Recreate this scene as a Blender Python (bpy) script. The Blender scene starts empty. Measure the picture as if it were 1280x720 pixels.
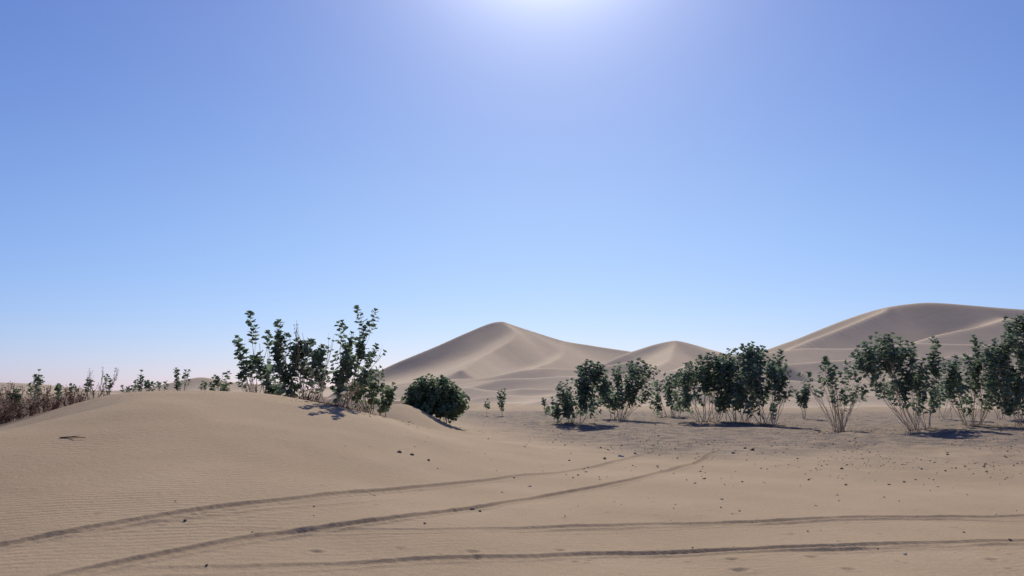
import bpy, math, random
import numpy as np
from mathutils import Vector, Matrix
random.seed(7); np.random.seed(7)
scene = bpy.context.scene
COL = scene.collection
# ------------------------------------------------------------------ camera model
F = 1005.0; HOR = 488.0; CH = 1.7
TH = math.atan((HOR-360)/F)
def pdir(px, py):
    u = 360-py; r = px-640
    return (r, math.cos(TH)*F - math.sin(TH)*u, math.sin(TH)*F + math.cos(TH)*u)
def W(px, py, Y):
    d = pdir(px, py); t = Y/d[1]
    return (d[0]*t, Y, CH+d[2]*t)
cam_d = bpy.data.cameras.new('camera'); cam = bpy.data.objects.new('camera', cam_d); COL.objects.link(cam)
cam_d.sensor_width = 36; cam_d.lens = F/1280*36; cam_d.clip_end = 20000; cam_d.clip_start = 0.05
cam.location = (0, 0, CH); cam.rotation_euler = (math.pi/2+TH, 0, 0)
scene.camera = cam
# ------------------------------------------------------------------ noise
_rs = np.random.RandomState(3)
PERM = _rs.permutation(512); PERM = np.concatenate([PERM, PERM, PERM])
GA = _rs.rand(512)*2*math.pi
def perlin(x, y):
    x = np.asarray(x, float)+1000.37; y = np.asarray(y, float)+1000.71
    xi = np.floor(x).astype(int); yi = np.floor(y).astype(int)
    xf = x-xi; yf = y-yi
    u = xf**3*(xf*(xf*6-15)+10); v = yf**3*(yf*(yf*6-15)+10)
    def g(ix, iy, dx, dy):
        a = GA[PERM[(PERM[ix & 511]+iy) & 511] & 511]
        return np.cos(a)*dx+np.sin(a)*dy
    n00 = g(xi, yi, xf, yf); n10 = g(xi+1, yi, xf-1, yf)
    n01 = g(xi, yi+1, xf, yf-1); n11 = g(xi+1, yi+1, xf-1, yf-1)
    return (n00*(1-u)+n10*u)*(1-v)+(n01*(1-u)+n11*u)*v
def sstep(a, b, x):
    t = np.clip((x-a)/(b-a), 0, 1); return t*t*(3-2*t)
# ------------------------------------------------------------------ ground height
YC = 20.0
_c = [(-300, 590), (-160, 568), (-70, 550), (0, 534), (55, 516), (100, 502), (150, 490.5), (200, 487), (255, 488.5), (320, 494), (375, 503), (430, 513), (480, 524), (540, 542), (600, 556), (680, 568)]
CX = np.array([W(a, b, YC)[0] for a, b in _c]); CZ = np.array([max(0, W(a, b, YC)[2]) for a, b in _c])
CX = np.concatenate([[-30], CX, [4]]); CZ = np.concatenate([[0], CZ, [0]])
_xx = np.linspace(-32, 8, 801); _zz = np.interp(_xx, CX, CZ)
_k = np.hanning(45); _k /= _k.sum(); _zz = np.convolve(np.pad(_zz, 22, mode='edge'), _k, mode='valid')
def ground_base(X, Y):
    X = np.asarray(X, float); Y = np.asarray(Y, float)
    wx = X+0.4*perlin(X/5, Y/5)*sstep(6, 12, Y)
    # the left shoulder of the mound swings towards the viewer very gently
    yy = np.clip(Y, 16.0, 28); xa = wx*20/yy
    wx = wx+(xa-wx)*sstep(6.5, 11.0, -xa)*sstep(9, 16, Y)
    rise = sstep(3.0, 20.5, Y)**0.9
    fall = 1-sstep(21, 28, Y)
    z = np.interp(wx, _xx, _zz)*rise*fall
    lx, _, lz = W(495, 508, 31)
    sx = np.where(X > lx, 1.35, 1.5)
    z = z+(lz+0.1)*np.exp(-((X-lx)/sx)**2/2*1.1)*np.exp(-((Y-31)/3.2)**2/2)
    z = z+0.10*perlin(X/3.3, Y/3.3)*sstep(4, 9, Y)+0.018*perlin(X/0.9+9, Y/1.1)
    R = np.hypot(X, Y)
    right = sstep(-1, 3, X)*sstep(17, 24, Y)*(1-sstep(60, 90, Y))
    z = z+right*(0.14*perlin(X/2.6+5, Y/2.6)+0.06*np.abs(perlin(X/0.9, Y/0.9)))
    z = z+0.35*perlin(X/20+4, Y/20)*sstep(24, 45, R)*(1-sstep(300, 600, R))
    z = z+1.6*sstep(80, 400, R)*perlin(X/120, Y/120)
    z = z+1.0*(1-sstep(-21, -14, X))*sstep(26, 36, Y)*(1-sstep(45, 70, Y))
    return z
def hit(px, py, fn=ground_base, t0=4, t1=140):
    d = np.array(pdir(px, py)); d = d/d[1]
    Ys = np.arange(t0, t1, 0.04)
    xs = d[0]*Ys; zs = CH+d[2]*Ys
    g = fn(xs, Ys); k = np.argmax(zs < g)
    if zs[k] >= g[k]: k = len(Ys)-1
    return (xs[k], Ys[k], float(g[k]))
def gz(x, y): return float(ground_base(np.array([x]), np.array([y]))[0])
# ------------------------------------------------------------------ tyre tracks
tracks_px = [
 ([(-260, 735), (-140, 711), (0, 684), (120, 661), (250, 639), (380, 624), (500, 612), (600, 602), (690, 592), (760, 580), (800, 570), (830, 560)], .58, 1.5),
 ([(-20, 745), (100, 717), (220, 692), (330, 672), (430, 657), (520, 645), (620, 631), (720, 614), (800, 598), (855, 583), (885, 570), (900, 558)], .68, 1.5),
 ([(60, 664), (200, 664), (330, 664), (480, 664), (600, 662), (720, 659), (850, 656), (1000, 650), (1140, 647), (1290, 645), (1420, 645), (1560, 646)], 0.46, 7),
 ([(-60, 724), (120, 718), (300, 712), (450, 706), (600, 699), (750, 694), (900, 689), (1040, 684), (1150, 680), (1290, 677), (1420, 675), (1560, 674)], 0.56, 5),
 ([(800, 697), (900, 694), (1000, 690), (1100, 686), (1200, 683), (1290, 683), (1450, 684)], 0.46, 3),
 ([(500, 668), (700, 665), (800, 661), (900, 657), (1000, 655), (1200, 651), (1400, 651)], 0.28, 3),
 ([(-120, 684), (80, 668), (200, 655), (330, 640), (450, 630), (560, 622)], 0.18, 2),
]
def catmull(P, n):
    P = np.array(P, float); out = []
    Q = np.vstack([2*P[0]-P[1], P, 2*P[-1]-P[-2]])
    for i in range(1, len(Q)-2):
        for k in range(n):
            t = k/n; a, b, c, d = Q[i-1], Q[i], Q[i+1], Q[i+2]
            out.append(0.5*((2*b)+(-a+c)*t+(2*a-5*b+4*c-d)*t*t+(-a+3*b-3*c+d)*t**3))
    out.append(P[-1]); return np.array(out)
TR = []
for pts, amp, f0 in tracks_px:
    P = catmull([hit(a, b)[:2] for a, b in pts], 5)
    TR.append((P, amp, f0))
dents_px = [(395, 690, .06), (500, 686, .05), (590, 690, .06), (700, 688, .05), (925, 713, .08), (1015, 697, .06), (915, 700, .06), (470, 700, .04), (1100, 668, .04), (990, 668, .05), (720, 703, .04), (860, 703, .04), (760, 641, .04), (120, 643, .05), (1195, 660, .04), (1060, 712, .06), (1240, 700, .06)]
DN = [(hit(a, b)[:2], r) for a, b, r in dents_px]
for i in range(380):
    DN.append(((random.uniform(-4, 14), random.uniform(8, 24)), random.uniform(.015, .045)))
def seg_dist(X, Y, P):
    best = np.full(X.shape, 1e9); arc = np.zeros(X.shape); s0 = 0
    for i in range(len(P)-1):
        a = P[i]; b = P[i+1]; d = b-a; L2 = d@d; L = math.sqrt(L2)
        t = np.clip(((X-a[0])*d[0]+(Y-a[1])*d[1])/L2, 0, 1)
        dist = np.hypot(X-a[0]-t*d[0], Y-a[1]-t*d[1])
        m = dist < best
        best = np.where(m, dist, best); arc = np.where(m, s0+t*L, arc); s0 += L
    return best, arc, s0
def ground_full(X, Y):
    Z = ground_base(X, Y); mask = np.zeros(X.shape)
    near = (np.hypot(X, Y) < 36) & (Y > 3) & (np.abs(X) < 0.75*Y+2)
    x = X[near]; y = Y[near]; z = Z[near]; m = np.zeros(x.shape)
    for P, amp, f0 in TR:
        d, s, tot = seg_dist(x, y, P)
        wob = 0.006*perlin(s*2, s*0+7)
        w = 0.08
        fade = sstep(0, f0, s)*sstep(0, 3.0, tot-s)*(0.9+0.7*perlin(s*0.5, s*0+amp*9))
        inner = 1-sstep(w*0.75, w*1.2, d+wob)
        rim = np.exp(-((d-0.12+wob)/0.035)**2)
        lug = 0.5+0.5*np.sin(s*2*math.pi/0.12+np.where(d > 0.03, 1.2, 0))
        z += amp*fade*(-0.040*inner+0.010*inner*lug+0.028*rim*(0.9+0.5*perlin(x*4, y*4)))
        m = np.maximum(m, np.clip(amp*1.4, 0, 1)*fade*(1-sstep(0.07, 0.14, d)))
    for (cx, cy), r in DN:
        k = (np.abs(x-cx) < r*4) & (np.abs(y-cy) < r*4)
        d2 = ((x[k]-cx)/r)**2+((y[k]-cy)/(r*0.8))**2
        z[k] += -0.28*r*np.exp(-d2)+0.10*r*np.exp(-(np.sqrt(d2)-1.7)**2*3)
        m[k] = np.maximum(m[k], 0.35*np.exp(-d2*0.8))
    Z[near] = z; mask[near] = m
    return Z, mask
# ------------------------------------------------------------------ mesh helpers
def tag(o, label=None, cat=None, group=None, kind=None):
    if label: o['label'] = label
    if cat: o['category'] = cat
    if group: o['group'] = group
    if kind: o['kind'] = kind
    return o
def mesh_np(name, V, Fq, mat, attrs={}, smooth=True, parent=None):
    me = bpy.data.meshes.new(name); n = len(V); k = Fq.shape[1]
    me.vertices.add(n); me.vertices.foreach_set('co', np.asarray(V, np.float32).ravel())
    me.loops.add(Fq.size); me.loops.foreach_set('vertex_index', Fq.ravel().astype(np.int32))
    me.polygons.add(len(Fq)); me.polygons.foreach_set('loop_start', np.arange(0, Fq.size, k, dtype=np.int32))
    me.polygons.foreach_set('loop_total', np.full(len(Fq), k, np.int32))
    me.polygons.foreach_set('use_smooth', np.full(len(Fq), smooth))
    for an, av in attrs.items():
        a = me.attributes.new(an, 'FLOAT', 'POINT'); a.data.foreach_set('value', np.asarray(av, np.float32))
    me.update(calc_edges=True); me.validate()
    me.materials.append(mat)
    o = bpy.data.objects.new(name, me); COL.objects.link(o)
    if parent: o.parent = parent
    return o
def grid_faces(nr, na, wrap=False):
    i = np.arange(nr-1)[:, None]; j = np.arange(na if wrap else na-1)[None, :]
    a = i*na+j; b = i*na+(j+1) % na; c = (i+1)*na+(j+1) % na; d = (i+1)*na+j
    return np.stack([a, d, c, b], -1).reshape(-1, 4)[:, ::1]
class MB:
    def __init__(s): s.v = []; s.f = []
    def tube(s, pts, r0, r1, n=5):
        base = len(s.v); m = len(pts)
        for i, p in enumerate(pts):
            d = (pts[min(i+1, m-1)]-pts[max(i-1, 0)]).normalized()
            a = d.orthogonal().normalized(); b = d.cross(a)
            r = r0+(r1-r0)*i/(m-1)
            for k in range(n):
                t = 2*math.pi*k/n; s.v.append(p+a*(r*math.cos(t))+b*(r*math.sin(t)))
        for i in range(m-1):
            for k in range(n):
                s.f.append((base+i*n+k, base+i*n+(k+1) % n, base+(i+1)*n+(k+1) % n, base+(i+1)*n+k))
        s.f.append(tuple(base+(m-1)*n+k for k in range(n)))
    def leaf(s, p, d, up, L, w):
        side = d.cross(up)
        if side.length < 1e-4: side = d.orthogonal()
        side.normalize(); nrm = side.cross(d).normalized(); b = len(s.v)
        cup = 0.15*w; bend = -0.10*L
        s.v += [p, p+d*L*.24+side*w*.47+nrm*cup, p+d*L*.35, p+d*L*.24-side*w*.47+nrm*cup,
                p+d*L*.76+side*w*.48+nrm*(cup+bend*.4), p+d*L*.75+nrm*bend*.4, p+d*L*.76-side*w*.48+nrm*(cup+bend*.4), p+d*L+nrm*bend]
        s.f += [(b, b+1, b+2), (b, b+2, b+3), (b+1, b+4, b+5, b+2), (b+2, b+5, b+6, b+3), (b+4, b+7, b+5), (b+5, b+7, b+6)]
    def build(s, name, mat, parent=None, smooth=True):
        me = bpy.data.meshes.new(name); me.from_pydata([tuple(v) for v in s.v], [], s.f)
        me.polygons.foreach_set('use_smooth', [smooth]*len(me.polygons)); me.materials.append(mat); me.update()
        o = bpy.data.objects.new(name, me); COL.objects.link(o)
        if parent: o.parent = parent
        return o
# ------------------------------------------------------------------ materials
def newmat(name):
    m = bpy.data.materials.new(name); m.use_nodes = True; nt = m.node_tree
    return m, nt, nt.nodes['Principled BSDF'], nt.nodes, nt.links
def ramp(N, stops):
    r = N.new('ShaderNodeValToRGB'); e = r.color_ramp.elements
    e[0].position = stops[0][0]; e[0].color = (*stops[0][1], 1); e[1].position = stops[-1][0]; e[1].color = (*stops[-1][1], 1)
    for p, c in stops[1:-1]:
        q = e.new(p); q.color = (*c, 1)
    return r
def sand_material(name, near):
    m, nt, P, N, L = newmat(name)
    P.inputs['Roughness'].default_value = 0.95; P.inputs['Specular IOR Level'].default_value = 0.1
    tc = N.new('ShaderNodeTexCoord')
    def noise(scale, det=4, rough=.55, dist=0):
        n = N.new('ShaderNodeTexNoise'); n.inputs['Scale'].default_value = scale; n.inputs['Detail'].default_value = det
        n.inputs['Roughness'].default_value = rough; n.inputs['Distortion'].default_value = dist
        L.new(tc.outputs['Object'], n.inputs['Vector']); return n
    def mix(a, b, f, mode='MIX'):
        x = N.new('ShaderNodeMix'); x.data_type = 'RGBA'; x.blend_type = mode
        for i, v in ((6, a), (7, b)):
            if isinstance(v, tuple): x.inputs[i].default_value = (*v, 1)
            else: L.new(v, x.inputs[i])
        if isinstance(f, float): x.inputs[0].default_value = f
        else: L.new(f, x.inputs[0])
        return x.outputs[2]
    def math_(op, a, b=None):
        x = N.new('ShaderNodeMath'); x.operation = op
        for i, v in enumerate((a, b)):
            if v is None: continue
            if isinstance(v, (int, float)): x.inputs[i].default_value = v
            else: L.new(v, x.inputs[i])
        return x.outputs[0]
    if near:
        n1 = noise(0.35, 5); r1 = ramp(N, [(.3, (.350, .258, .158)), (.55, (.39, .291, .182)), (.75, (.42, .318, .204))]); L.new(n1.outputs[0], r1.inputs[0])
        n2 = noise(60, 3, .7); r2 = ramp(N, [(.3, (.72, .71, .69)), (.6, (1, 1, 1)), (.8, (1.18, 1.17, 1.15))]); L.new(n2.outputs[0], r2.inputs[0])
        c = mix(r1.outputs[0], r2.outputs[0], .8, 'MULTIPLY')
        n3 = noise(1.6, 7, .7, .4); r3 = ramp(N, [(.44, (0, 0, 0)), (.58, (1, 1, 1))]); L.new(n3.outputs[0], r3.inputs[0])
        at = N.new('ShaderNodeAttribute'); at.attribute_name = 'gravel'
        n4 = noise(14, 4, .7); r4 = ramp(N, [(.3, (.11, .09, .072)), (.55, (.195, .156, .122)), (.75, (.30, .243, .187))]); L.new(n4.outputs[0], r4.inputs[0])
        g = math_('MULTIPLY', at.outputs['Fac'], math_('ADD', math_('MULTIPLY', r3.outputs[0], 0.55), 0.45))
        c = mix(c, r4.outputs[0], g)
        ats = N.new('ShaderNodeAttribute'); ats.attribute_name = 'scrub'
        n5 = noise(3, 6, .7); r5 = ramp(N, [(.3, (.05, .030, .021)), (.6, (.12, .075, .05)), (.8, (.23, .155, .105))]); L.new(n5.outputs[0], r5.inputs[0])
        c = mix(c, r5.outputs[0], ats.outputs['Fac'])
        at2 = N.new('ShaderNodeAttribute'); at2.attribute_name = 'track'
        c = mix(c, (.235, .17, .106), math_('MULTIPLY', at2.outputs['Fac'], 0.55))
        L.new(c, P.inputs['Base Color'])
        mp = N.new('ShaderNodeMapping'); mp.inputs['Rotation'].default_value = (0, 0, math.radians(72)); L.new(tc.outputs['Object'], mp.inputs['Vector'])
        wv = N.new('ShaderNodeTexWave'); wv.inputs['Scale'].default_value = 2.8; wv.inputs['Distortion'].default_value = 6; wv.inputs['Detail'].default_value = 3
        wv.inputs['Detail Scale'].default_value = 0.5; L.new(mp.outputs[0], wv.inputs['Vector'])
        at3 = N.new('ShaderNodeAttribute'); at3.attribute_name = 'ripple'
        h = math_('MULTIPLY', math_('MULTIPLY', wv.outputs['Fac'], at3.outputs['Fac']), 0.0060)
        nb = noise(9, 6, .7); nf = noise(90, 3, .7)
        h = math_('ADD', h, math_('MULTIPLY', nb.outputs[0], 0.022))
        h = math_('ADD', h, math_('MULTIPLY', nf.outputs[0], 0.0045))
        gr = noise(22, 5, .75)
        h = math_('ADD', h, math_('MULTIPLY', math_('MULTIPLY', gr.outputs[0], g), 0.055))
        b = N.new('ShaderNodeBump'); b.inputs['Strength'].default_value = 0.8; b.inputs['Distance'].default_value = 1; L.new(h, b.inputs['Height']); L.new(b.outputs[0], P.inputs['Normal'])
    else:
        n1 = noise(0.02, 6, .6); r1 = ramp(N, [(.3, (.45, .355, .245)), (.7, (.505, .405, .288))]); L.new(n1.outputs[0], r1.inputs[0])  # dune sand colour lightened to stand in for distance haze
        n2 = noise(0.3, 5, .6); r2 = ramp(N, [(.3, (.96, .95, .94)), (.7, (1.02, 1.02, 1.02))]); L.new(n2.outputs[0], r2.inputs[0])
        c = mix(r1.outputs[0], r2.outputs[0], 1.0, 'MULTIPLY'); L.new(c, P.inputs['Base Color'])
        nb = noise(0.25, 6, .6); h = math_('MULTIPLY', nb.outputs[0], 0.18)
        b = N.new('ShaderNodeBump'); b.inputs['Strength'].default_value = 0.4; b.inputs['Distance'].default_value = 1; L.new(h, b.inputs['Height']); L.new(b.outputs[0], P.inputs['Normal'])
    return m
M_SAND = sand_material('sand', True); M_DUNE_HAZED = sand_material('dune_sand_hazed', False)
def leaf_material(name, c0, c1, c2, tr=.25, spec=.4, rough=.5):
    m, nt, P, N, L = newmat(name)
    g = N.new('ShaderNodeNewGeometry'); r = ramp(N, [(0, c0), (.55, c1), (1, c2)]); L.new(g.outputs['Random Per Island'], r.inputs[0])
    L.new(r.outputs[0], P.inputs['Base Color']); P.inputs['Roughness'].default_value = rough; P.inputs['Specular IOR Level'].default_value = spec
    t = N.new('ShaderNodeBsdfTranslucent'); L.new(r.outputs[0], t.inputs['Color'])
    x = N.new('ShaderNodeMixShader'); x.inputs[0].default_value = tr
    L.new(P.outputs[0], x.inputs[1]); L.new(t.outputs[0], x.inputs[2]); L.new(x.outputs[0], N['Material Output'].inputs['Surface'])
    return m
M_LEAF = leaf_material('leaf_green', (.10, .15, .10), (.165, .23, .15), (.27, .34, .23), .42, .2, .6)
M_LEAF2 = leaf_material('leaf_olive', (.10, .155, .09), (.165, .23, .13), (.26, .32, .18), .42, .2, .6)
M_DRYLEAF = leaf_material('leaf_dry', (.10, .062, .04), (.17, .105, .065), (.23, .155, .095), .15, .03, .9)
def bark(name, a, b):
    m, nt, P, N, L = newmat(name); tc = N.new('ShaderNodeTexCoord')
    n = N.new('ShaderNodeTexNoise'); n.inputs['Scale'].default_value = 9; n.inputs['Detail'].default_value = 5; L.new(tc.outputs['Object'], n.inputs['Vector'])
    r = ramp(N, [(.35, a), (.65, b)]); L.new(n.outputs[0], r.inputs[0]); L.new(r.outputs[0], P.inputs['Base Color']); P.inputs['Roughness'].default_value = .9
    P.inputs['Specular IOR Level'].default_value = .15
    return m
M_BARK = bark('pale_bark', (.34, .26, .18), (.55, .44, .32))
M_TWIG = bark('dry_twig', (.17, .09, .06), (.32, .20, .135))
M_STONE = bark('dark_stone', (.085, .068, .053), (.18, .145, .112))
M_PALE = bark('pale_stone', (.40, .33, .26), (.60, .51, .41))
# ------------------------------------------------------------------ ground sheet
az = np.concatenate([np.linspace(-180, -42, 60)[:-1], np.linspace(-42, 42, 820), np.linspace(42, 180, 60)[1:-1]])*math.pi/180
rr = [0.4]
while rr[-1] < 9000:
    r = rr[-1]
    k = 1.05 if r < 5 else (1.0035 if r < 16 else (1.0055 if r < 45 else (1.015 if r < 200 else 1.04)))
    rr.append(r*k)
rr = np.array(rr)
Rg, Ag = np.meshgrid(rr, az, indexing='ij')
GX = (Rg*np.sin(Ag)).ravel(); GY = (Rg*np.cos(Ag)).ravel()
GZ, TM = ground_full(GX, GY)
def gravel_mask(X, Y):
    a = sstep(-0.5, 4.0, X+0.9*(Y-26)*0.25)*sstep(18, 27, Y+4.0*perlin(X/5, Y/5))*(1-sstep(55, 80, Y))
    b = sstep(4, 9, X)*sstep(13, 20, Y)*0.4*(1-sstep(55, 80, Y))
    c = 0.5*sstep(24, 30, Y)*(1-sstep(-6, -3, X))*(1-sstep(500, 700, Y))
    return np.clip(np.maximum(np.maximum(a, b), c), 0, 1)
def scrub_mask(X, Y):
    a = (1-sstep(-8.5, -6.5, X+0.6*perlin(X, Y)))*sstep(20.2, 21.4, Y+0.7*perlin(X/1.2, Y/1.2)+0.25*np.maximum(0, -X-9.0))
    return a*(1-sstep(120, 260, Y))*(.85+.15*np.clip(perlin(X/4, Y/4)*3, -1, 1))
GM = gravel_mask(GX, GY); SM = scrub_mask(GX, GY)
RP = (1-GM)*(0.30+0.70*(1-sstep(-4, 2, GX)))*(1-sstep(22, 30, GY))*np.clip(0.6+1.6*perlin(GX/2.0, GY/2.0), 0, 1)*(1-np.clip(TM*1.5, 0, 1))
V = np.stack([GX, GY, GZ], 1)
Fg = grid_faces(len(rr), len(az), wrap=True)
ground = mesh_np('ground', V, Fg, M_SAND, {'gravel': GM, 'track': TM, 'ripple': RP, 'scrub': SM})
tag(ground, 'pale tan desert sand with tyre tracks, wind ripples and a low mound at left', 'ground', kind='structure')
# ------------------------------------------------------------------ dunes
def smax(a, b, k):
    h = np.clip(0.5+0.5*(a-b)/k, 0, 1); return b*(1-h)+a*h+k*h*(1-h)
def ridge(X, Y, pts, sl, sr, sharp=1.0, n=6):
    P = catmull([W(a, b, y) for a, b, y in pts], n)
    D = []; Hs = []; Ss = []; E = None
    for i in range(len(P)-1):
        a = P[i]; d = P[i+1]-a; L2 = d[0]**2+d[1]**2
        tu = ((X-a[0])*d[0]+(Y-a[1])*d[1])/L2; t = np.clip(tu, 0, 1)
        if i == 0: E = np.maximum(0, -tu)*math.sqrt(L2)
        ex = X-a[0]-t*d[0]; ey = Y-a[1]-t*d[1]; dist = np.hypot(ex, ey)
        D.append(dist.astype(np.float32)); Hs.append((a[2]+t*d[2]).astype(np.float32)); Ss.append(((d[0]*ey-d[1]*ex)/(dist+1e-6)/math.sqrt(L2)).astype(np.float32))
    best = np.min(D, axis=0); sig = 0.8+0.22*best
    wt = 0; H = 0; S = 0
    for i in range(len(D)):
        w_ = np.exp(-(D[i]-best)/sig); wt = wt+w_; H = H+w_*Hs[i]; S = S+w_*Ss[i]
    H = H/wt; S = np.clip(S/wt*1.4, -1, 1); E = E*(D[0] <= best+1e-3)
    w = 0.5+0.5*S; w = w*w*(3-2*w)
    sl_ = sr*(1-w)+sl*w
    d = np.sqrt(best**2+sharp**2)-sharp
    t = sl_*d/np.maximum(H, 0.5)
    p = 0.5*((1-t)+np.sqrt((1-t)**2+0.10)); p0 = 0.5*(1+math.sqrt(1.10))
    p = 0.45*p/p0+0.55*np.exp(-1.15*t)
    return H*p*(1-sstep(1.8, 4.2, t))-0.6*sstep(1.5, 4, t)-0.5*E
def blur(Z, nr, na, it):
    Z = Z.reshape(nr, na)
    for _ in range(it):
        Zp = np.pad(Z, 1, mode='edge')
        Z = 0.5*Z+0.125*(Zp[:-2, 1:-1]+Zp[2:, 1:-1]+Zp[1:-1, :-2]+Zp[1:-1, 2:])
    return Z.ravel()
def dune(name, label, azr, rng, na, nr, ridges, k, warp, wamp, cat='dune', it=8, und=0, uw=25):
    a = np.radians(np.linspace(azr[0], azr[1], na)); r = np.geomspace(rng[0], rng[1], nr)
    R, A = np.meshgrid(r, a, indexing='ij'); X = (R*np.sin(A)).ravel(); Y = (R*np.cos(A)).ravel()
    wx = X+wamp*perlin(X/warp, Y/warp); wy = Y+wamp*perlin(X/warp+31, Y/warp+17)
    Z = None
    for pts, sl, sr, sh in ridges:
        z = ridge(wx, wy, pts, sl, sr, sh); Z = z if Z is None else smax(Z, z, k)
    if und:
        q = perlin((X+.5*Y)/uw+7+.4*perlin(X/uw, Y/uw), (Y-.3*X)/(uw*.75)+3)
        Z = Z+und*(0.55-2.4*np.sqrt(q*q+.0015))*sstep(-.3, 1.5, Z)*sstep(55, 75, R.ravel())
    Z = blur(Z, nr, na, it)-0.5
    Z += 0.25*perlin(X/18, Y/18)*sstep(0, 4, Z)
    edge = np.minimum(np.minimum(sstep(azr[0], azr[0]+2, np.degrees(A)), 1-sstep(azr[1]-2, azr[1], np.degrees(A))).ravel(), (sstep(rng[0], rng[0]*1.06, R)*(1-sstep(rng[1]*.9, rng[1], R))).ravel())
    Z = np.maximum(Z, -3)*edge-3*(1-edge)
    o = mesh_np(name, np.stack([X, Y, Z], 1), grid_faces(nr, na), M_DUNE_HAZED)
    return tag(o, label, cat, kind='structure')
dune('star_dune', 'tall pyramid shaped sand dune with a pointed summit in the centre distance', (-24, 22), (180, 640), 620, 420, [
    ([(330, 496, 360), (430, 478, 385), (470, 464, 395), (500, 450, 402), (540, 433.5, 410), (580, 415.5, 415), (608, 403.5, 420), (625, 400.5, 422), (648, 407.5, 424), (700, 423.5, 430), (740, 430.5, 436), (790, 438, 440), (860, 452, 450)], .6, .42, .8),
    ([(627, 402, 420), (641, 412, 400), (636, 423, 372), (614, 436, 340), (596, 447, 305), (580, 460, 270)], .64, .48, 0.4),
    ([(704, 429, 426), (704, 439, 400), (692, 448, 365), (668, 458, 325), (650, 467, 290)], .58, .40, .6)], 3.0, 90, 2.5, it=4)
dune('saddle_dune', 'small rounded sand dune between the pointed dune and the large right dune', (2, 25), (150, 430), 420, 300, [
    ([(735, 462, 262), (775, 444, 270), (800, 435, 276), (825, 427, 280), (848, 423.5, 282), (868, 428.5, 284), (890, 436, 290), (940, 450, 300)], .5, .38, 1.0),
    ([(848, 426, 280), (842, 437, 258), (834, 448, 230), (815, 460, 195)], .56, .40, .6)], 2.0, 60, 2, it=4)
dune('broad_dune', 'large broad sand dune with a long rounded crest at the right', (12, 58), (130, 520), 620, 380, [
    ([(900, 458, 338), (965, 433, 326), (1000, 420, 320), (1050, 400, 315), (1100, 384, 310), (1140, 377, 306), (1170, 376, 305), (1220, 380, 306), (1290, 386, 310), (1400, 395, 320), (1560, 420, 330)], .6, .60, 2.5),
    ([(1112, 384, 305), (1090, 394, 288), (1052, 408, 262), (1012, 423, 236), (978, 438, 205)], .64, .40, 0.5),
    ([(1260, 396, 290), (1225, 406, 268), (1180, 415, 248), (1140, 426, 225), (1110, 440, 200)], .52, .44, 1.0)], 3.0, 90, 2.5, it=5)
dune('rolling_dunes', 'low rolling sand dunes in front of the pointed dune and the right dune', (-18, 60), (52, 300), 900, 460, [
    ([(430, 484, 190), (520, 473, 200), (600, 466, 205), (660, 460, 210), (720, 458, 212), (790, 450, 220)], .35, .40, .8),
    ([(420, 492, 150), (500, 481, 140), (560, 482, 130), (620, 486, 120), (700, 481, 118)], .45, .40, .6),
    ([(640, 505, 84), (700, 492, 92), (760, 478, 105), (830, 470, 118), (920, 464, 126)], .45, .38, .5),
    ([(560, 503, 100), (600, 495, 104), (660, 490, 108), (720, 487, 120)], .35, .34, .5),
    ([(560, 476, 170), (620, 473, 165), (690, 469, 160), (760, 468, 155)], .4, .38, .6),
    ([(800, 468, 165), (850, 458, 175), (880, 450, 188), (960, 438, 186), (1040, 433, 180), (1140, 428, 176), (1260, 425, 172), (1420, 426, 170), (1600, 440, 170)], .4, .42, .8),
    ([(980, 455, 140), (1060, 448, 145), (1160, 444, 148), (1280, 438, 150), (1450, 440, 150)], .4, .38, .8),
    ([(860, 486, 100), (960, 472, 106), (1060, 468, 108), (1160, 464, 112), (1300, 458, 115), (1500, 460, 120), (1750, 470, 120)], .4, .38, .6),
    ([(930, 498, 80), (1030, 491, 84), (1150, 488, 84), (1300, 484, 84), (1500, 486, 84)], .35, .28, .6)], 1.3, 32, 2.5, it=3, und=.9, uw=32)
dune('low_dunes', 'row of low hazy sand dunes on the horizon at the far left', (-62, -10), (330, 760), 420, 160, [
    ([(-500, 482, 520), (-250, 478, 520), (-60, 477, 500), (20, 477, 500), (70, 481, 520), (120, 487, 520)], .3, .3, 2),
    ([(130, 488, 450), (190, 482, 450), (235, 474, 450), (256, 470, 455), (290, 476, 460), (340, 480, 470)], .4, .4, 2)], 1.5, 50, 4, it=2)
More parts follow.
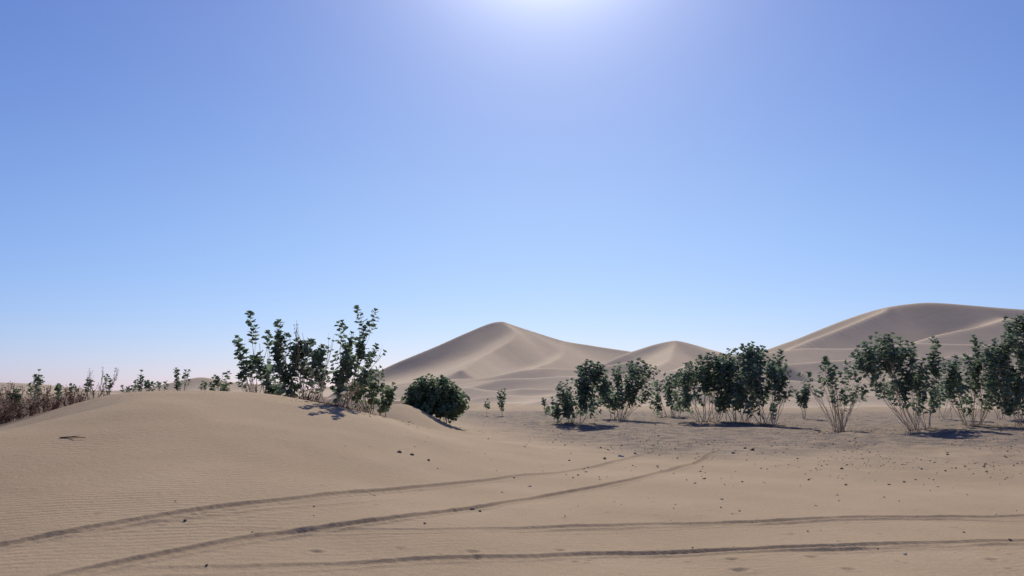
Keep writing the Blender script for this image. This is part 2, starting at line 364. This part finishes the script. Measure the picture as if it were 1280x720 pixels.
# ------------------------------------------------------------------ shrubs
def rnd(a, b): return random.uniform(a, b)
def bez(a, c, b, n, wob=0.0):
    out = []
    for i in range(n+1):
        t = i/n; p = a*(1-t)**2+c*(2*t*(1-t))+b*t*t
        if 0 < i < n and wob: p = p+Vector((rnd(-1, 1), rnd(-1, 1), rnd(-1, 1)))*wob
        out.append(p)
    return out
def leaf_branch(mb, pts, start, spacing, L0, w0, keep=1.0):
    tot = sum((pts[i+1]-pts[i]).length for i in range(len(pts)-1)); s = start*tot; acc = 0; rot = rnd(0, 3)
    for i in range(len(pts)-1):
        seg = pts[i+1]-pts[i]; l = seg.length; d = seg.normalized() if l > 1e-6 else Vector((0, 0, 1))
        while s < acc+l:
            p = pts[i]+d*(s-acc); rot += math.pi/2+rnd(-.35, .35)
            a = d.orthogonal().normalized(); b = d.cross(a)
            for k in (0, math.pi):
                if random.random() > keep: continue
                o = a*math.cos(rot+k)+b*math.sin(rot+k)
                ld = (o*rnd(.7, 1.1)+d*rnd(.1, .7)+Vector((0, 0, rnd(-.25, .2)))).normalized()
                sc = rnd(.6, 1.2)
                mb.leaf(p+o*.01, ld, d+Vector((rnd(-.8, .8), rnd(-.8, .8), rnd(-.3, .5))), L0*sc, w0*sc*rnd(.85, 1.1))
            s += spacing*rnd(.8, 1.25)
        acc += l
    d = (pts[-1]-pts[-2]).normalized(); a = d.orthogonal().normalized(); b = d.cross(a)
    for k in range(4):
        t = rot+k*1.6; o = a*math.cos(t)+b*math.sin(t); ld = (o*.7+d*.8).normalized()
        mb.leaf(pts[-1], ld, d+o*.2, L0*.75*rnd(.7, 1), w0*.72)
def shrub(name, label, base, blobs, nst, cat='shrub', group='desert shrubs on the sand', leaf=(.185, .14), spacing=.11, leafy=.15, mat=M_LEAF, bmat=M_BARK, keep=1.0, rad=.022, spread=.12, twig=.65, bare=0, depth=.8, mult=1.0, stray=.12, fan=0, splay=(.35, .7)):
    bx, by, bz = base; s = math.hypot(by, 0)/F
    root = bpy.data.objects.new(name, None); COL.objects.link(root); root.location = (bx, by, bz); tag(root, label, cat, group)
    root.empty_display_size = .3
    O = Vector(base); tips = []
    for cx, cy, rx, ry, n in blobs:
        for _ in range(max(1, int(round(n*mult)))):
            while True:
                u, v, w = rnd(-1, 1), rnd(-1, 1), rnd(-1, 1)
                q = u*u+v*v+w*w
                if q < 1 and random.random() < .35+q: break
            if random.random() < stray: u *= 1.3; v *= 1.35
            dy = w*min(max(rx, 8), 60)*s*depth
            p = Vector(W(cx+u*rx, cy+v*ry, by+dy))-O
            if p.z < .12: p.z = rnd(.12, .3)
            tips.append(p)
    seeds = random.sample(tips, min(nst, len(tips))); groups = [[] for _ in seeds]
    for _it in range(4):
        groups = [[] for _ in seeds]
        for t in tips:
            k = min(range(len(seeds)), key=lambda i: (seeds[i]-t).length); groups[k].append(t)
        seeds = [sum(g, Vector())/len(g) if g else seeds[i] for i, g in enumerate(groups)]
    for g, c in zip(groups, seeds):
        if not g: continue
        st = MB(); lf = MB()
        b0 = Vector((max(-1, min(1, c.x))*spread*.7+rnd(-1, 1)*spread*.6, rnd(-1, 1)*spread, -.08)); b0.z = gz(bx+b0.x, by+b0.y)-bz-.08
        zt = max(t.z for t in g)
        for rep in range(1+fan):
            j = Vector((rnd(-.2, .2), rnd(-.2, .2), 0))*(rep > 0)*zt*.7
            lean = Vector((c.x*rnd(*splay), c.y*.5, c.z*rnd(.42, .6)))
            end = Vector((c.x, c.y, c.z*0.9))+j
            main_ = bez(b0+Vector((rnd(-1, 1), rnd(-1, 1), 0))*.12*(rep > 0), lean, end, 7, .018*max(1, zt))
            st.tube(main_, rad*rnd(.6, 1.0), rad*.4)
            if rep == 0: main = main_
        for t in g:
            k = random.choice((3, 4, 5, 5, 6, 6, 7)); a = main[k]
            if t.z < a.z+.1: k = max(1, k-3); a = main[k]
            ctrl = a+(t-a)*.5+Vector(((t-a).x*.12, (t-a).y*.12, -abs((t-a).length)*.12))
            br = bez(a, ctrl, t, 5, .015)
            st.tube(br, rad*.4, rad*.18, 4)
            if random.random() >= bare:
                bl = (t-a).length
                start = max(leafy, 1-twig/max(bl, .01))
                leaf_branch(lf, br, start, spacing, leaf[0], leaf[1], keep)
        so = st.build('stem', bmat, root)
        if lf.v: lf.build('foliage', mat, so, smooth=False)
    return root
def at(px, Y):
    x = W(px, 488, Y)[0]; return (x, Y, gz(x, Y))
G_L = 'leafy shrubs on the left mound'; G_R = 'leafy shrubs on the gravelly flat at right'
LL = dict(group=G_L, spacing=.115, leafy=.1, twig=.42, rad=.015)
shrub('desert_shrub', 'tall thin shrub with two leafy wands, leftmost of the big shrubs on the mound crest', at(335, 25.5), [(312, 390, 3, 3, 2), (317, 408, 6, 8, 3), (334, 418, 5, 8, 2), (300, 426, 6, 10, 3), (308, 445, 12, 16, 9), (328, 458, 16, 16, 12), (303, 465, 8, 16, 5), (342, 480, 14, 12, 10)], 8, leaf=(.19, .16), fan=1, spread=.35, **LL)
shrub('desert_shrub', 'bushy dark shrub in the middle of the mound crest group, over many pale stems', at(378, 24), [(349, 402, 4, 3, 2), (352, 422, 9, 12, 7), (358, 450, 22, 24, 26), (385, 444, 24, 20, 24), (398, 470, 16, 18, 12), (358, 480, 22, 12, 12), (404, 438, 6, 8, 3), (380, 428, 12, 6, 6)], 11, spread=.45, leaf=(.19, .16), fan=1, **LL)
shrub('desert_shrub', 'tallest dark shrub on the mound, forked at the top and casting a shadow below it', at(424, 21.4), [(444, 386, 3, 3, 2), (470, 388, 3, 3, 2), (427, 405, 6, 6, 3), (460, 410, 10, 8, 5), (437, 428, 16, 12, 11), (432, 454, 20, 20, 24), (460, 438, 13, 14, 9), (428, 480, 16, 14, 11), (452, 468, 14, 14, 9)], 11, spread=.4, leaf=(.155, .13), fan=1, splay=(.5, .8), **LL)
shrub('desert_shrub', 'low reddish half dry shrub at the right foot of the tallest mound shrub', at(468, 24), [(466, 482, 24, 16, 22), (480, 497, 16, 12, 16), (450, 494, 12, 14, 9), (490, 490, 6, 10, 5)], 8, group=G_L, mat=M_LEAF2, bmat=M_TWIG, keep=.8, spread=.4, leaf=(.16, .13), fan=1, rad=.016, splay=(.5, .8))
shrub('desert_shrub', 'thin bare stemmed shrub between the bushy and the tallest mound shrubs', at(402, 22), [(412, 420, 9, 12, 5), (405, 460, 12, 20, 7), (398, 480, 8, 14, 4), (466, 462, 16, 20, 9), (368, 408, 6, 6, 2), (478, 440, 6, 10, 3)], 8, group=G_L, keep=.4, bare=.6, bmat=M_BARK, leafy=.5, rad=.011, leaf=(.12, .10), fan=1, spread=.3)
shrub('round_shrub', 'dense rounded green shrub on the sand right of the mound', at(548, 33), [(542, 490, 34, 18, 120), (564, 499, 25, 15, 70), (522, 498, 18, 15, 60), (540, 475, 20, 6, 26), (546, 510, 40, 8, 90)], 14, mat=M_LEAF2, spread=.7, leaf=(.18, .15), leafy=.05, splay=(.5, .9), stray=.05)
Y_ = dict(group='young sprouts on the flat', leafy=.1, rad=.012, leaf=(.16, .13))
shrub('young_shrub', 'short single sprout, left one of the pair standing between round shrub and right shrubs', hit(608, 520), [(608, 506, 3, 8, 5)], 1, spread=.05, **Y_)
shrub('young_shrub', 'slim upright sprout, right and taller one of the pair beside the round shrub', hit(628, 520), [(624, 494, 3, 5, 5), (630, 490, 3, 5, 4), (627, 505, 5, 8, 7)], 2, spread=.08, **Y_)
shrub('young_shrub', 'small upright sprout just left of the first large right hand shrub', hit(682, 518), [(681, 502, 4, 8, 7), (684, 508, 5, 5, 4)], 2, spread=.08, **Y_)
RR = dict(group=G_R, leaf=(.215, .18), spacing=.155, twig=.6, leafy=.1, rad=.017, splay=(.6, .95), stray=.2)
shrub('desert_shrub', 'leaning dark shrub with dense crown, first large one right of the dune gap', hit(712, 528), [(738, 470, 24, 15, 46), (716, 490, 24, 16, 38), (702, 508, 18, 10, 24), (750, 486, 18, 16, 28), (740, 457, 15, 4, 8), (728, 508, 28, 8, 16)], 10, spread=.5, **RR)
shrub('desert_shrub', 'airy shrub with loose crown standing behind the leaning dark shrub', at(768, 44), [(788, 463, 30, 10, 34), (798, 480, 22, 14, 26), (772, 486, 28, 14, 32), (812, 460, 8, 6, 6), (768, 500, 28, 8, 20), (796, 453, 10, 5, 5), (800, 496, 16, 8, 9)], 10, spread=.5, fan=1, **RR)
shrub('desert_shrub', 'shrub with fanned pale stems at the left end of the widest shrub clump', hit(838, 521), [(842, 482, 24, 13, 26), (828, 490, 17, 13, 16), (860, 468, 18, 12, 20), (822, 505, 10, 8, 7), (850, 500, 18, 10, 14)], 9, spread=.5, fan=1, **RR)
shrub('desert_shrub', 'broad leafy shrub in the middle of the widest shrub clump', hit(880, 527), [(884, 458, 34, 13, 54), (864, 474, 30, 15, 38), (904, 474, 30, 16, 42), (858, 496, 24, 11, 16), (909, 498, 22, 11, 16), (893, 446, 22, 5, 14)], 11, spread=.55, fan=1, **RR)
shrub('desert_shrub', 'broad tall shrub with the highest crown of the widest clump', at(925, 42), [(926, 448, 36, 13, 62), (914, 468, 36, 16, 48), (938, 435, 20, 6, 20), (962, 456, 22, 14, 22), (935, 488, 34, 12, 30), (912, 500, 32, 7, 16)], 11, spread=.7, fan=1, **RR)
shrub('desert_shrub', 'shrub with many bare lower stems at the right front of the widest clump', hit(958, 531), [(954, 468, 28, 16, 32), (974, 464, 15, 16, 13), (936, 490, 24, 14, 18), (974, 486, 18, 12, 14), (977, 440, 5, 8, 3), (952, 504, 28, 8, 8)], 11, spread=.4, fan=1, **RR)
shrub('young_shrub', 'small compact shrub standing alone in the gap right of the widest clump', at(1004, 50), [(1003, 494, 11, 12, 24), (1008, 482, 5, 6, 6)], 4, group=G_R, spread=.25, leaf=(.20, .165))
shrub('desert_shrub', 'thin sparse shrub of long bare fanned stems with few leaves at the tips', hit(1052, 540), [(1035, 462, 12, 10, 9), (1045, 474, 16, 14, 10), (1062, 490, 14, 14, 9), (1024, 482, 8, 14, 5), (1032, 450, 5, 4, 3), (1050, 500, 20, 12, 6), (998, 466, 3, 4, 2), (1011, 468, 3, 4, 3), (1068, 470, 9, 12, 6), (1080, 488, 7, 8, 4)], 13, group=G_R, spread=.25, keep=.85, twig=.35, leafy=.4, rad=.013, leaf=(.19, .16), fan=2, splay=(.5, .8))
shrub('desert_shrub', 'large leaning shrub with dense crown high on its left and red brown stems', hit(1152, 537), [(1106, 434, 40, 13, 50), (1096, 450, 32, 12, 28), (1128, 452, 30, 16, 28), (1147, 470, 30, 16, 28), (1168, 457, 12, 16, 12), (1168, 428, 4, 8, 4), (1114, 483, 30, 14, 17), (1166, 490, 20, 13, 13), (1073, 447, 6, 6, 5), (1105, 421, 20, 4, 7), (1140, 502, 26, 8, 7)], 13, spread=.4, fan=1, **RR)
shrub('desert_shrub', 'upright open shrub between the large leaning shrub and the frame edge shrub', hit(1216, 531), [(1204, 458, 28, 14, 26), (1216, 428, 5, 8, 5), (1231, 452, 17, 18, 18), (1206, 480, 32, 14, 24), (1182, 470, 9, 12, 9), (1240, 476, 15, 16, 12), (1230, 496, 20, 12, 9), (1198, 502, 18, 8, 6)], 11, spread=.4, fan=1, **RR)
shrub('desert_shrub', 'tallest right hand shrub, cut by the right edge of the picture', at(1285, 37), [(1270, 426, 34, 24, 58), (1258, 450, 28, 18, 44), (1290, 405, 22, 12, 26), (1266, 478, 36, 20, 54), (1310, 440, 26, 34, 50), (1250, 436, 12, 8, 12), (1274, 395, 9, 5, 6), (1262, 500, 26, 9, 16)], 12, spread=.5, fan=1, **RR)
shrub('desert_shrub', 'low leafy shrub behind the upright open shrub near the right edge', at(1246, 46), [(1244, 482, 22, 14, 34), (1262, 488, 16, 12, 20)], 7, spread=.5, **RR)
shrub('desert_shrub', 'low leafy shrub half hidden behind the large leaning shrub and the upright open shrub', at(1180, 46), [(1178, 486, 20, 12, 24), (1192, 478, 12, 12, 14)], 6, spread=.5, **RR)
G_F = 'small shrubs beyond the mound at far left'
far = [
 (44, 34, [(48, 474, 5, 8, 7), (42, 490, 8, 8, 7), (50, 466, 2, 3, 1)], 'sparse shrub at far left rising above the dry brown scrub'),
 (74, 38, [(74, 485, 6, 6, 7), (70, 492, 6, 5, 4)], 'small leafy shrub just right of the far left sparse shrub'),
 (18, 32, [(18, 492, 8, 8, 8), (22, 500, 10, 6, 5)], 'low leafy shrub nearest the left edge of the picture'),
 (112, 46, [(112, 478, 5, 7, 5), (108, 486, 5, 5, 3)], 'thin shrub with a few leaves over the left shoulder of the mound'),
 (136, 44, [(136, 474, 6, 7, 7), (139, 484, 6, 5, 5)], 'shrub tuft with upright tips over the left shoulder of the mound'),
 (178, 46, [(178, 468, 4, 6, 5), (174, 480, 14, 6, 13), (190, 478, 10, 6, 9)], 'leafy shrub tip standing over the top of the mound'),
 (226, 44, [(220, 462, 4, 6, 5), (232, 466, 6, 8, 6), (226, 478, 10, 6, 9)], 'twin topped leafy shrub behind the highest part of the mound'),
 (275, 38, [(270, 478, 8, 9, 10), (283, 466, 4, 6, 4), (280, 482, 12, 6, 12)], 'leafy shrub behind the mound just left of the tall wand shrub'),
 (203, 60, [(203, 480, 7, 4, 8)], 'tiny shrub top between the two leafy tops over the mound'),
 (92, 52, [(90, 484, 6, 4, 7)], 'tiny round shrub top far behind the dry scrub'),
 (252, 60, [(252, 480, 8, 4, 8)], 'tiny shrub top beneath the little far dune at left'),
 (158, 58, [(156, 484, 6, 3, 6)], 'tiny low shrub top right of the upright tuft'),
]
for px, Y, bl, lab in far:
    shrub('desert_shrub', lab, at(px, Y), bl, 4, group=G_F, leafy=.3, twig=.4, keep=.8, mat=M_LEAF2, leaf=(.19, .15), mult=.85)
def dry_bush(label, base, blobs, n=6, group='dry brown scrub bushes'):
    return shrub('dry_bush', label, base, blobs, n, cat='dry bush', group=group, mat=M_DRYLEAF, bmat=M_TWIG, rad=.018, leaf=(.07, .035), spacing=.06, keep=.55, bare=.35, spread=.5, leafy=.15, splay=(.5, .8))
dry = [
 (2, 22.5, [(2, 514, 22, 15, 90)], 'reddish dry scrub bush at the left edge of the picture'),
 (28, 23.5, [(30, 508, 22, 13, 90)], 'reddish dry scrub bush second from the left edge'),
 (60, 24.5, [(62, 501, 22, 10, 80)], 'brown dry scrub bush beneath the far left sparse shrub'),
 (94, 26, [(94, 494, 18, 7, 60)], 'brown dry scrub low on the left shoulder of the mound'),
 (12, 32, [(12, 488, 20, 10, 70)], 'brown dry scrub standing behind the reddish left edge bush'),
 (50, 36, [(52, 487, 22, 7, 60)], 'low brown scrub far behind the second reddish bush'),
 (90, 42, [(90, 486, 18, 6, 40)], 'low brown scrub behind the small leafy shrub at far left'),
 (-25, 27, [(-22, 508, 18, 16, 40)], 'dry scrub bush reaching in from beyond the left edge'),
 (125, 42, [(122, 484, 16, 6, 36), (112, 468, 6, 8, 8), (146, 464, 3, 8, 8), (128, 464, 4, 5, 5)], 'bare thin twiggy bush with tall switches left of the mound top'),
 (322, 27, [(318, 488, 14, 9, 26)], 'brown twiggy bush at the foot of the tall wand shrub'),
 (388, 23.5, [(388, 494, 16, 10, 30), (372, 405, 5, 6, 3)], 'brown twiggy bush among the stems of the mound shrubs'),
]
for px, Y, bl, lab in dry: dry_bush(lab, at(px, Y), bl)
# ------------------------------------------------------------------ stones
def rock_mesh(name, mat, seed, flat=.6):
    import bmesh
    rs = random.Random(seed); bm = bmesh.new(); bmesh.ops.create_icosphere(bm, subdivisions=2, radius=1)
    ph = [(rs.uniform(-1, 1), rs.uniform(-1, 1), rs.uniform(-1, 1), rs.uniform(0, 6)) for _ in range(5)]
    sx, sy = rs.uniform(.8, 1.4), rs.uniform(.6, 1)
    for v in bm.verts:
        c = v.co; k = 1+sum(.14*math.sin(3.1*(c.x*a+c.y*b+c.z*d)+e) for a, b, d, e in ph)+rs.uniform(-.09, .09)
        v.co = Vector((c.x*k*sx, c.y*k*sy, c.z*k*flat))
    me = bpy.data.meshes.new(name); bm.to_mesh(me); bm.free(); me.materials.append(mat); return me
DK = [rock_mesh('stone', M_STONE, i) for i in range(7)]; PL = [rock_mesh('stone', M_PALE, 40+i) for i in range(3)]
def put(me, name, x, y, r, label, cat, group=None):
    o = bpy.data.objects.new(name, me); COL.objects.link(o); o.scale = (r, r, r)
    o.location = (x, y, gz(x, y)+r*.2); o.rotation_euler = (rnd(-.3, .3), rnd(-.3, .3), rnd(0, 6.3)); tag(o, label, cat, group); return o
uniq = [(591, 638, .036, 'dark stone, left one of the close pair beside the curved tyre track', 0), (600, 640, .028, 'dark stone, right one of the close pair beside the curved tyre track', 0),
 (776, 571, .085, 'pale flat stone lying on the sand at the end of the tyre tracks', 1), (795, 568, .05, 'small pale stone right of the flat pale stone', 1),
 (499, 566, .042, 'dark stone on the sand right of the mound, left of two', 0), (515, 569, .038, 'dark stone on the sand right of the mound, right of two', 0),
 (536, 576, .033, 'small dark stone lying below the two dark stones right of the mound', 0), (231, 652, .022, 'small dark stone by the upper tyre track in the left foreground', 0),
 (531, 655, .022, 'small dark stone between the two curved tyre tracks', 0), (940, 563, .06, 'broad dark clod on the gravelly sand below the widest shrub clump', 0),
 (1131, 694, .02, 'tiny pale stone near the lowest tyre track at lower right', 1), (258, 708, .016, 'tiny dark stone at the bottom left near the frame edge', 0)]
for px, py, r, lab, pale in uniq:
    h = hit(px, py); put(random.choice(PL if pale else DK), 'stone', h[0], h[1], r, lab, 'stone')
for i in range(90):
    x = rnd(-4, 9); y = rnd(8.5, 19); put(random.choice(DK), 'stone', x, y, rnd(.006, .016), 'tiny dark pebble lying on the smooth tracked sand in the foreground', 'stone', 'tiny dark pebbles on the tracked sand')
for i in range(195):
    y = 15+23*random.random()**1.2; x = rnd(-1 if y > 22 else 1, 1+y*.62); put(random.choice(DK), 'stone', x, y, rnd(.010, .030) if random.random() < .95 else rnd(.035, .05), 'dark stone among many scattered over the gravelly sand at right', 'stone', 'dark stones scattered over the gravelly sand')
for i in range(50):
    y = rnd(12, 34); x = rnd(0, y*.6); put(random.choice(PL), 'stone', x, y, rnd(.010, .028), 'pale stone among the darker stones on the sand at right', 'stone', 'pale stones scattered over the gravelly sand')
h = hit(86, 548); mb = MB(); mb.tube([Vector((-.12, -.03, .01)), Vector((0, .02, .02)), Vector((.12, -.03, .02)), Vector((.24, .03, .01))], .014, .005); mb.tube([Vector((0, .02, .02)), Vector((.06, .05, .03)), Vector((.12, .09, .03))], .008, .003)
o = mb.build('fallen_branch', M_TWIG); o.location = h; tag(o, 'short dry branch lying alone on the left slope of the mound', 'branch')
def scatter(name, n, fn, mat, label, cat):
    Vs = []; Fs = []
    octa = np.array([(1, 0, 0), (0, 1, 0), (-1, 0, 0), (0, -1, 0), (0, 0, 1), (0, 0, -1)], float)
    of = np.array([(0, 1, 4), (1, 2, 4), (2, 3, 4), (3, 0, 4), (1, 0, 5), (2, 1, 5), (3, 2, 5), (0, 3, 5)])
    P = [fn() for _ in range(n)]; xs = np.array([p[0] for p in P]); ys = np.array([p[1] for p in P]); zs = ground_base(xs, ys)
    for i in range(n):
        a = rnd(0, 6.3); r = P[i][2]; R = np.array([[math.cos(a), -math.sin(a), 0], [math.sin(a), math.cos(a), 0], [0, 0, 1]])
        v = (octa*np.random.uniform(.6, 1.2, (6, 1))*np.array([r, r*rnd(.6, 1), r*rnd(.4, .7)]))@R.T
        Vs.append(v+np.array([xs[i], ys[i], zs[i]+r*.15])); Fs.append(of+6*i)
    o = mesh_np(name, np.vstack(Vs), np.vstack(Fs), mat, smooth=False); return tag(o, label, cat, kind='stuff')
def gp():
    while True:
        y = 16+42*random.random()**1.2; x = rnd(-3, y*.75)
        if random.random() < float(gravel_mask(np.array([x]), np.array([y]))[0])*(.35+1.6*perlin(np.array([x/2.]), np.array([y/2.]))[0]): return (x, y, rnd(.008, .026) if random.random() < .93 else rnd(.028, .045))
scatter('gravel', 7500, gp, M_STONE, 'fine dark gravel strewn over the flat at right', 'gravel')
bases = [at(424, 21.2), at(400, 21.5), at(548, 33), hit(712, 528), hit(838, 521), hit(880, 527), hit(958, 531), hit(1052, 540), hit(1152, 537), hit(1216, 531), at(925, 42), at(1285, 37), at(768, 44)]
lm = MB()
for i in range(1700):
    b = random.choice(bases); r = abs(random.gauss(0, .8)); a = rnd(0, 6.3); x = b[0]+r*math.cos(a)*1.3; y = b[1]+r*math.sin(a)-.2
    d = Vector((rnd(-1, 1), rnd(-1, 1), rnd(-.1, .3))).normalized(); lm.leaf(Vector((x, y, gz(x, y)+.012)), d, Vector((0, 0, 1)), rnd(.05, .11), rnd(.03, .06))
o = lm.build('leaf_litter', M_DRYLEAF, smooth=False); tag(o, 'dry brown leaf litter fallen around the bases of the shrubs', 'leaf litter', kind='stuff')
# ------------------------------------------------------------------ light
EL = math.radians(36); AZ = math.radians(2.8)
S = Vector((math.sin(AZ)*math.cos(EL), math.cos(AZ)*math.cos(EL), math.sin(EL)))
sd = bpy.data.lights.new('sun', 'SUN'); sd.energy = 4.7; sd.angle = math.radians(.5); sd.color = (1, .92, .80)
so = bpy.data.objects.new('sun', sd); COL.objects.link(so); so.rotation_euler = S.to_track_quat('Z', 'Y').to_euler()
w = bpy.data.worlds.new('World'); scene.world = w; w.use_nodes = True; nt = w.node_tree; N = nt.nodes; L = nt.links
sky = N.new('ShaderNodeTexSky'); sky.sky_type = 'NISHITA'; sky.sun_disc = False; sky.sun_elevation = EL; sky.sun_rotation = AZ
sky.air_density = 1.0; sky.dust_density = 0.35; sky.ozone_density = 1.6; sky.altitude = 700
def wm(op, a, b=None):
    x = N.new('ShaderNodeMath'); x.operation = op
    for i, v in enumerate((a, b)):
        if v is None: continue
        if isinstance(v, (int, float)): x.inputs[i].default_value = v
        else: L.new(v, x.inputs[i])
    return x.outputs[0]
tc = N.new('ShaderNodeTexCoord'); nrm = N.new('ShaderNodeVectorMath'); nrm.operation = 'NORMALIZE'; L.new(tc.outputs['Generated'], nrm.inputs[0])
dt = N.new('ShaderNodeVectorMath'); dt.operation = 'DOT_PRODUCT'; L.new(nrm.outputs[0], dt.inputs[0]); dt.inputs[1].default_value = S
ang = wm('ARCCOSINE', wm('MINIMUM', dt.outputs['Value'], 0.99999))
core = wm('MULTIPLY', wm('EXPONENT', wm('MULTIPLY', ang, -1/math.radians(2.6))), 10.5)
wide = wm('EXPONENT', wm('MULTIPLY', ang, -1/math.radians(28)))
sx = N.new('ShaderNodeSeparateXYZ'); L.new(nrm.outputs[0], sx.inputs[0])
hz = N.new('ShaderNodeMapRange'); hz.interpolation_type = 'SMOOTHSTEP'; L.new(sx.outputs['Z'], hz.inputs[0]); hz.inputs[1].default_value = -0.06; hz.inputs[2].default_value = 0.26
sc = N.new('ShaderNodeSeparateColor'); L.new(sky.outputs[0], sc.inputs[0]); cc = N.new('ShaderNodeCombineColor')
for i, (pw, k, t0, wd) in enumerate(((1.45, .96, .54, .135), (1.34, .88, .62, .15), (.85, .95, .98, .145))):
    v = wm('MULTIPLY', wm('POWER', wm('MULTIPLY', sc.outputs[i], .1), pw), k)
    tr = N.new('ShaderNodeMapRange'); L.new(hz.outputs[0], tr.inputs[0]); tr.inputs[3].default_value = t0; tr.inputs[4].default_value = 1.0
    v = wm('ADD', wm('ADD', wm('MULTIPLY', v, tr.outputs[0]), core), wm('MULTIPLY', wide, wd))
    L.new(wm('MULTIPLY', v, 10.0), cc.inputs[i])
bg = N['Background']; bg.inputs['Strength'].default_value = .1; L.new(cc.outputs[0], bg.inputs['Color'])
scene.view_settings.view_transform = 'Standard'; scene.view_settings.look = 'None'; scene.view_settings.exposure = 0
